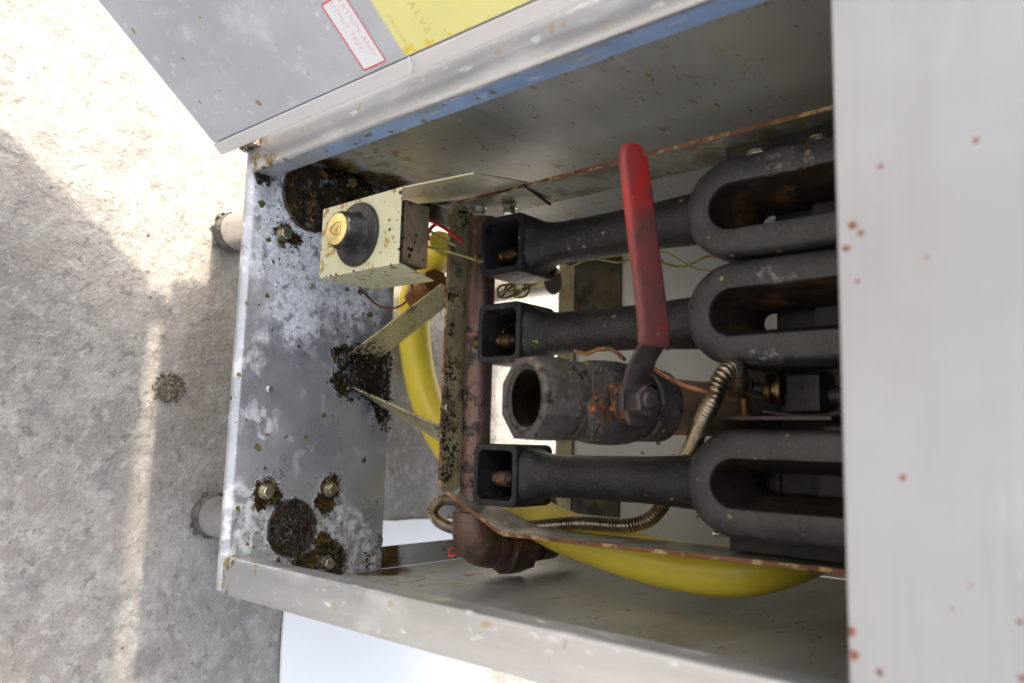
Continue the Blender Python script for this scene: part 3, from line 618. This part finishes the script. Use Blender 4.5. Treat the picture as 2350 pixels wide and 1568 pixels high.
mb = MB(); mb.lathe(F + u * .033, u, [(0, .0225), (.001, .0262), (.009, .0270), (.010, .0255), (.012, .0262), (.020, .0285), (.030, .0292), (.042, .0292), (.052, .0282), (.060, .0262), (.064, .0245), (.066, .0262), (.084, .0258), (.086, .022)], 40)
mb.obox(F + u * .0385 + up * .0275, (Xv, u, up), (.047, .0092, .006))
for q in (-1, 1): mb.lathe(F + u * .0385 + up * .0300 + Xv * .0195 * q, up, [(0, .0030), (.0012, .0030), (.0016, .0020), (.0004, .0016)], 14)
mb.build('body', M['valve'], vl, bevel=.0012, angle=32)
mb = MB(); Sx = F + u * .064
mb.lathe(Sx + up * .024, up, [(0, .0150), (.010, .0135), (.013, .0120)], 24)
mb.obox(Sx + up * .034 - Xv * .001 - u * .012, (Xv, u, up), (.018, .010, .006))
mb.build('stem_boss', M['valve'], vl, bevel=.001)
# lever: flat bar cranked up then straight, sleeved in red
def bar(path, wid, th, nm, m, parent, bev=.001):
    mb = MB(); loops = []
    for i, p in enumerate(path):
        a = (path[min(i + 1, len(path) - 1)] - path[max(i - 1, 0)]).normalized(); wv = u * wid[i] / 2; tv = a.cross(u).normalized() * th / 2
        l = []
        for q in range(16):
            an = 2 * math.pi * q / 16; c, s_ = math.cos(an), math.sin(an)
            l.append(p + wv * math.copysign(abs(c) ** .42, c) + tv * math.copysign(abs(s_) ** .42, s_))
        loops.append(l)
    mb.loft(loops); return mb.build(nm, m, parent, angle=50)
P0 = Sx + up * .0375
hb = [P0 + Xv * .016, P0 + Xv * .010, P0, P0 - Xv * .010, P0 - Xv * .018 + up * .002, P0 - Xv * .028 + up * .0085 , P0 - Xv * .036 + up * .0165, P0 - Xv * .042 + up * .0185, P0 - Xv * .06 + up * .0185]
bar(hb, [.012, .019, .023, .0225, .0215, .0205, .0205, .0205, .0205], .0032, 'lever', M['handlebar'], vl)
hs = [P0 - Xv * s_ + up * h_ - u * .17 * (s_ - .0355) for s_, h_ in ((.0355, .0160), (.0375, .0172), (.042, .0185), (.05, .0190), (.08, .0192), (.12, .0195), (.150, .0197), (.156, .0198), (.1600, .0198), (.1622, .0198))]
bar(hs, [.0235, .0240, .0240, .0235, .0232, .0226, .0218, .020, .016, .009], .0068, 'handle_sleeve', M['handle'], vl)
mb = MB(); c = P0 + up * .0016; mb.lathe(c, up, [(0, .0112), (.0012, .0112)], 24); mb.lathe(c + up * .0012, up, [(0, .0100), (.0085, .0100), (.0098, .0088)], 6, rot=.4); mb.lathe(c + up * .0098, up, [(0, .0055), (.0026, .0055), (.0034, .0045)], 20)
mb.build('stem_nut', M['handlebar'], vl)
mb = MB(); c = P0 - u * .0128 + up * .001; mb.obox(c - up * .004, (Xv, u, up), (.015, .0022, .012)); mb.build('stop_tab', M['handlebar'], vl, bevel=.0008)
mb = MB(); mb.lathe(F + u * .112, u, [(0, .0205), (.13, .0205)], 36); mb.build('drain_pipe', M['drain'], vl)

# ------------------------------------------------------------------ control box
cb = thing('control_box', (-.095, .02, .085), 'cream sheet metal control box with a black knob and gold cap', 'control box')
mb = MB(); x0, x1, z0, z1, y0 = -.1245, -.0645, .085, .185, .02; t = .0013
mb.box((x0, y0, z0), (x1, y0 + t, z1))
mb.prism([(x1 - t, y0 + t, z0), (x1 - t, y0 + t, z1), (x1 - t, y0 + .062, z1 - .026), (x1 - t, y0 + .058, z0 + .002)], (t, 0, 0))
mb.box((x0, y0 + t, z0), (x1 - t, y0 + .058, z0 + t))
mb.build('housing', M['cream'], cb, bevel=.0007)
mb = MB()
def mp(y, z): return Vector((-.1245 - (y - .02) * .31, y, z))
mb.prism([mp(.0214, .085), mp(.0214, .185), mp(.046, .236), mp(.178, .178), mp(.178, .100), mp(.15, .085)], (.0013, 0, 0)); mb.build('mounting_plate', M['cream'], cb, bevel=.0004)
mb = MB(); mb.box((-.121, .036, .095), (-.070, .062, .172)); mb.build('thermostat', M['spotbox'], cb, bevel=.001)
kc = Vector((-.0945, .02, .1345)); ky = Vector((0, -1, 0))
mb = MB(); mb.lathe(kc, ky, [(0, .0262), (.0018, .0262), (.0032, .0252), (.0036, .0200), (.0042, .0185)], 44); kn = mb.build('knob', M['blackplastic'], cb)
mb = MB(); n = 32; loops = []
for t_, r in ((.003, .0180), (.006, .0165), (.012, .0150), (.019, .0145), (.0205, .0138)):
    loops.append([kc + ky * t_ + Vector((math.cos(2 * math.pi * k / n), 0, math.sin(2 * math.pi * k / n))) * r * (1 + .035 * (1 if (k // 2) % 2 else -1) * (1 if t_ < .02 else .2)) for k in range(n)])
mb.loft(loops); mb.build('knob_grip', M['blackplastic'], kn, angle=30)
mb = MB(); mb.lathe(kc + ky * .0204, ky, [(0, .0126), (.0009, .0126), (.0014, .0118)], 32)
mb.build('knob_cap', M['gold'], kn)
mb = MB(); c2 = kc + ky * .0218
sh = [(-.0045, .006), (.0045, .006), (.005, .001), (.003, -.004), (0, -.007), (-.003, -.004), (-.005, .001)]
mb.tube([c2 + Vector((a, -.0001, b_)) for a, b_ in sh + sh[:1]], .00035, 6, .002)
mb.tube([c2 + Vector((a, -.0001, b_)) for a, b_ in ((-.0035, .002), (-.001, .0035), (.001, .001), (.0035, .003))], .00035, 6, .001)
mb.build('cap_emblem', M['brass'], kn)
mb = MB(); mb.lathe((-.0925, .0199, .1735), ky, [(0, .0012), (.0004, .0012)], 12); mb.build('screw_hole', M['blackplastic'], cb)

# ------------------------------------------------------------------ hose, conduit and wires
mb = MB(); mb.tube([(-.165, .275, -.030), (-.128, .296, -.095), (-.090, .312, -.122), (-.024, .326, -.124), (.045, .320, -.083), (.095, .296, -.004), (.120, .272, .072), (.145, .253, .152), (.159, .245, .230), (.166, .246, .293), (.165, .250, .343), (.156, .278, .375), (.140, .340, .395)], .0205, 28, .004)
tag(mb.build('gas_hose', M['hose']), 'thick yellow gas hose looping under the pipe and up beside the bracket arm', 'hose')
mb = MB(); mb.lathe((-.118, .262, -.030), (.25, .35, -.9), [(0, .016), (.02, .018), (.024, .021), (.05, .021), (.052, .018)], 8)
hf = mb.build('hose_fitting', M['amber']); tag(hf, 'amber stained hexagonal fitting at the hose end behind the control box', 'fitting')
mb = MB(); pitch = .0030
mb.tube([(.131, .25, .040), (.1300, .25, .023), (.132, .25, .005), (.143, .25, -.007), (.1535, .25, .0), (.159, .25, .021), (.160, .25, .054), (.153, .235, .110), (.1465, .226, .148), (.137, .220, .210), (.1355, .222, .254), (.132, .225, .271), (.1265, .226, .282), (.115, .225, .293), (.101, .218, .303), (.0825, .204, .321), (.068, .172, .348), (.052, .135, .374), (.036, .118, .392), (.0235, .116, .398), (.0165, .122, .401), (.0150, .134, .401), (.0185, .160, .392), (.0215, .178, .384)], .006, 14, .0004, rf=lambda s_: .0045 + .0020 * abs(math.sin(math.pi * s_ / pitch)) ** .8)
for i in range(len(mb.f) - 2):
    p = Vector(mb.v[mb.f[i][0]]); c_ = sum((Vector(mb.v[(mb.f[i][0] // 14) * 14 + q]) for q in range(14)), Vector()) / 14
    if (p - c_).length < .0055: mb.m[i] = 1
tag(mb.build('flexible_conduit', [M['conduit'], M['groove']], angle=180), 'ribbed metal conduit winding from the pipe elbow up past the valve', 'conduit')
def wire(name, pts, r, m, label, cat='wire', step=.003, group=None):
    mb = MB(); mb.tube(pts, r, 8, step); tag(mb.build(name, m), label, cat, group)
wire('thermocouple_wire', [(-.080, .23, .112), (-.088, .238, .127), (-.097, .245, .146), (-.104, .25, .165), (-.111, .25, .194), (-.110, .25, .209), (-.104, .25, .232), (-.106, .25, .26), (-.097, .25, .278), (-.091, .25, .3), (-.097, .25, .321), (-.094, .25, .333), (-.085, .25, .352)], .0011, M['wiregold'], 'thin gold wire running up behind the red handle from a small coil')
wire('capillary_wire', [(-.118, .252, .205), (-.112, .25, .215), (-.110, .25, .232), (-.112, .25, .26), (-.104, .25, .285), (-.088, .25, .31), (-.082, .25, .335)], .0008, M['wiregold'], 'finer gold wire crossing beside the coiled one')
cp = []
for k in range(60):
    a = k / 60 * 2 * math.pi * 4.2; cp.append((-.088 + .010 * math.cos(a) * (.8 + .3 * math.sin(k * .6)), .232 + .012 * math.sin(a * .9), .117 + .010 * math.sin(a) + .00025 * k * math.cos(k * .21)))
wire('wire_coil', cp, .0012, M['wiregold'], 'bundle of gold wire looped between two burner air boxes', 'wire', .002)
wire('red_wire', [(-.139, .105, .085), (-.137, .12, .094), (-.134, .12, .109), (-.129, .12, .12), (-.122, .125, .130), (-.115, .14, .132)], .0016, M['wirered'], 'bright red wire leaving the control box near its top', 'wire')
wire('red_wire', [(-.132, .125, .114), (-.127, .12, .112), (-.121, .118, .110), (-.117, .122, .106)], .0017, M['wirered'], 'short red wire end hanging just under the bright red wire', 'wire')
wire('yellow_wire', [(-.121, .06, .110), (-.122, .075, .115), (-.118, .085, .119), (-.108, .095, .120), (-.101, .10, .133), (-.096, .105, .150), (-.092, .13, .16)], .0011, M['wireyel'], 'thin yellow wire curving out of the open control box', 'wire')
wire('yellow_wire', [(-.128, .12, .105), (-.120, .13, .112), (-.112, .14, .125)], .0013, M['wireyel'], 'short yellow wire beside the red wire end', 'wire')
wire('scorched_wire', [(-.087, .10, .030), (-.081, .12, .012), (-.074, .14, .004), (-.068, .145, .010), (-.064, .15, .026), (-.068, .15, .046), (-.080, .15, .056), (-.088, .14, .06)], .0011, M['wirebrown'], 'scorched brown red wire hanging in a loop below the control box', 'wire')
wire('copper_tube', [(-.008, .15, .255), (-.005, .15, .267), (-.008, .15, .279), (-.007, .15, .291), (.002, .145, .306)], .0017, M['copper'], 'thin copper tube arching above the valve body')
wire('copper_tube', [(.008, .10, .350), (.015, .10, .358), (.021, .10, .368), (.026, .10, .378), (.031, .105, .393), (.034, .13, .402)], .0016, M['copper'], 'thin copper tube lying along the brown drain pipe')
wire('red_hook', [(.166, .181, .096), (.170, .179, .091), (.174, .179, .091), (.175, .181, .095), (.171, .182, .098)], .0009, M['wirered'], 'tiny red wire hook hanging from the pipe elbow', 'wire', .0015)

# pilot / probe fitting at the tank wall
pl = thing('probe_fitting', (.024, .18, .38), 'dark threaded probe fitting with brass collar where the ribbed conduit ends', 'fitting')
mb = MB(); mb.tube([(.020, .176, .374), (.0225, .186, .388), (.024, .19, .405)], .0042, 16, .002); mb.build('stem', M['handlebar'], pl)
mb = MB(); ax = Vector((.03, .15, 1)).normalized(); mb.lathe((.0235, .187, .398), ax, [(0, .0060), (.002, .0100), (.006, .0108), (.007, .0085), (.010, .0085), (.0105, .0125), (.013, .0125), (.0135, .010)], 24); mb.build('collar', M['brass'], pl)
mb = MB(); mb.obox((.0275, .195, .429), ((1, 0, 0), (0, 1, .2), (0, -.2, 1)), (.026, .024, .026)); mb.lathe((.029, .198, .44), ax, [(0, .0075), (.06, .0075)], 16); mb.build('probe_body', M['castiron'], pl, bevel=.0012)
mb = MB(); mb.lathe((.0215, .178, .384), ax, [(0, .0052), (.0035, .0056), (.004, .0046), (.009, .0042)], 6); mb.build('hex_nut', M['pipe'], pl)
mb = MB(); mb.tube([(.0265, .186, .386), (.030, .189, .395), (.0315, .192, .404), (.030, .194, .412)], .0016, 8, .002); mb.build('sense_tube', M['brass'], pl)
mb = MB(); mb.tube([(.012, .195, .40), (.013, .197, .42), (.010, .20, .445), (.012, .202, .50)], .0022, 8, .003); mb.tube([(.040, .192, .395), (.043, .194, .42), (.041, .197, .46), (.044, .20, .50)], .0028, 10, .003); mb.build('lead_pipe', M['handlebar'], pl)
mb = MB(); mb.prism([(.006, .201, .41), (.040, .201, .405), (.044, .201, .47), (.004, .201, .47)], (0, .002, 0)); mb.build('mounting_flange', M['recess'], pl)
mb = MB(); mb.lathe((.031, .185, .383), (.8, .1, 0), [(0, .0028), (.011, .0028), (.0115, .0048), (.0145, .0048)], 12); mb.build('screw', M['copper'], pl)
mb = MB(); mb.box((.044, .172, .37), (.047, .20, .45)); mb.build('tab', M['handlebar'], pl, bevel=.0005)
mb = MB(); mb.box((.050, .185, .44), (.068, .20, .452)); mb.build('clamp', M['valve'], pl, bevel=.001)

# ------------------------------------------------------------------ caked grease and loose bits
def crumbs(name, blobs, m, parent=None, lumps=()):
    mb = MB()
    for (c, r, q) in lumps: mb.ball(c, r, .12, 3, q)
    for (c, spread, n_, r0, r1) in blobs:
        for k in range(n_):
            p = Vector(c) + Vector(tuple(max(-1.6, min(1.6, random.gauss(0, .6))) * s_ for s_ in spread)); mb.ball(p, random.uniform(r0, r1), .35, 1, (1, 1, .8))
    o = mb.build(name, m, parent, angle=50); o['kind'] = 'stuff'; return o
crumbs('caked_grease', [((0, .135, .003), (.021, .023, .003), 520, .0007, .0026), ((0, .125, .006), (.012, .014, .003), 160, .0007, .0024), ((.028, .166, .0), (.018, .007, .005), 160, .0007, .0022), ((.042, .172, -.004), (.012, .003, .006), 100, .0007, .002), ((0, .17, -.004), (.03, .004, .006), 180, .0008, .0026),
    ((.185, .106, .001), (.010, .010, .002), 60, .0008, .0022), ((-.188, .105, .002), (.008, .025, .003), 90, .0007, .0018), ((-.19, .16, .003), (.006, .02, .004), 60, .0007, .002), ((-.195, .0, -.004), (.005, .004, .006), 40, .001, .003), ((-.182, .008, .002), (.012, .004, .002), 40, .0008, .002), ((.172, .170, -.001), (.008, .004, .002), 50, .0004, .0011), ((.187, .160, -.001), (.008, .010, .002), 60, .0005, .0015), ((.150, .066, .001), (.016, .016, .0008), 160, .0005, .0016), ((-.162, .062, .001), (.018, .018, .0008), 160, .0005, .0016), ((.128, .060, .0004), (.005, .014, .0005), 60, .0004, .0012),
    ((.118, .042, .0005), (.008, .007, .0008), 26, .0006, .0014), ((.122, .105, .0005), (.010, .008, .0008), 26, .0006, .0014), ((-.12, .045, .0005), (.007, .008, .0008), 24, .0006, .0014)], M['crumb'], cab,
    [((0, .136, .001), .020, (1.1, 1.2, .35)), ((.010, .150, .001), .016, (1.1, 1, .4)), ((-.008, .122, .001), .014, (1, 1, .35)), ((.026, .166, -.001), .010, (1.3, .6, .6)), ((0, .165, -.002), .014, (1.4, .5, .6)), ((-.187, .11, .001), .014, (.8, 2, .4)), ((.185, .107, .0), .010, (1, 1, .2))])
crumbs('strap_grease', [((.05, .163, .0940), (.035, .004, .0006), 260, .0003, .0011), ((.0, .166, .0940), (.03, .005, .0006), 120, .0003, .0010), ((-.05, .168, .0940), (.03, .006, .0005), 60, .0003, .0008), ((.098, .168, .0940), (.008, .006, .0006), 60, .0003, .0011)], M['crumb'], bk_)
crumbs('pipe_grease', [((.05, .196, .108), (.05, .003, .004), 60, .0006, .0018), ((-.02, .197, .11), (.04, .003, .004), 30, .0006, .0014)], M['crumb'], man)
mb = MB()
mb.ball((.022, .012, FZ + .0002), .013, .10, 3, (1, 1.1, .16))
for k in range(230):
    a = random.uniform(0, 6.28); rr = .016 * random.random() ** .6; mb.ball((.022 + rr * math.cos(a), .012 + rr * math.sin(a) * 1.1, FZ + .0006 + .0022 * (1 - rr / .016) * random.random()), random.uniform(.0005, .0018), .35)
tag(mb.build('grease_lump', M['crumbtan']), 'crumbly brown grease lump lying on the concrete in front of the base plate', 'debris')
def sheet(name, pts, z, h, m):
    mb = MB(); mb.prism([(x, y, z) for x, y in pts], (0, 0, h)); return mb.build(name, m, bevel=.0004)
pts = []
for k in range(26): pts.append((.176 + 1.0 * k / 25, .160 + random.uniform(-.0025, .0025) * (k > 0)))
for k in range(1, 14): pts.append((1.176, .158 + .347 * k / 13))
for k in range(1, 26): pts.append((1.176 - 1.0 * k / 25, .505 + random.uniform(-.002, .002)))
for k in range(1, 14): pts.append((.176 - .012 * k / 13 + random.uniform(-.0012, .0012), .505 - .347 * k / 13))
tag(sheet('white_patch', pts, FZ + .002, .004, M['patch']), 'thin white sheet standing in for an unidentified white area beside and under the cabinet', 'patch')  # thin sheet stands in for a white area of unknown nature
mb = MB(); mb.tube([dpt(.0045, .243, .002), dpt(-.0005, .2425, .004), dpt(-.0045, .240, .0045), dpt(-.006, .2355, .003)], .0006, 6, .001); tag(mb.build('torn_paper_curl', M['paper']), 'tiny white curl of torn paper at the corner of the yellow sticker', 'scrap')
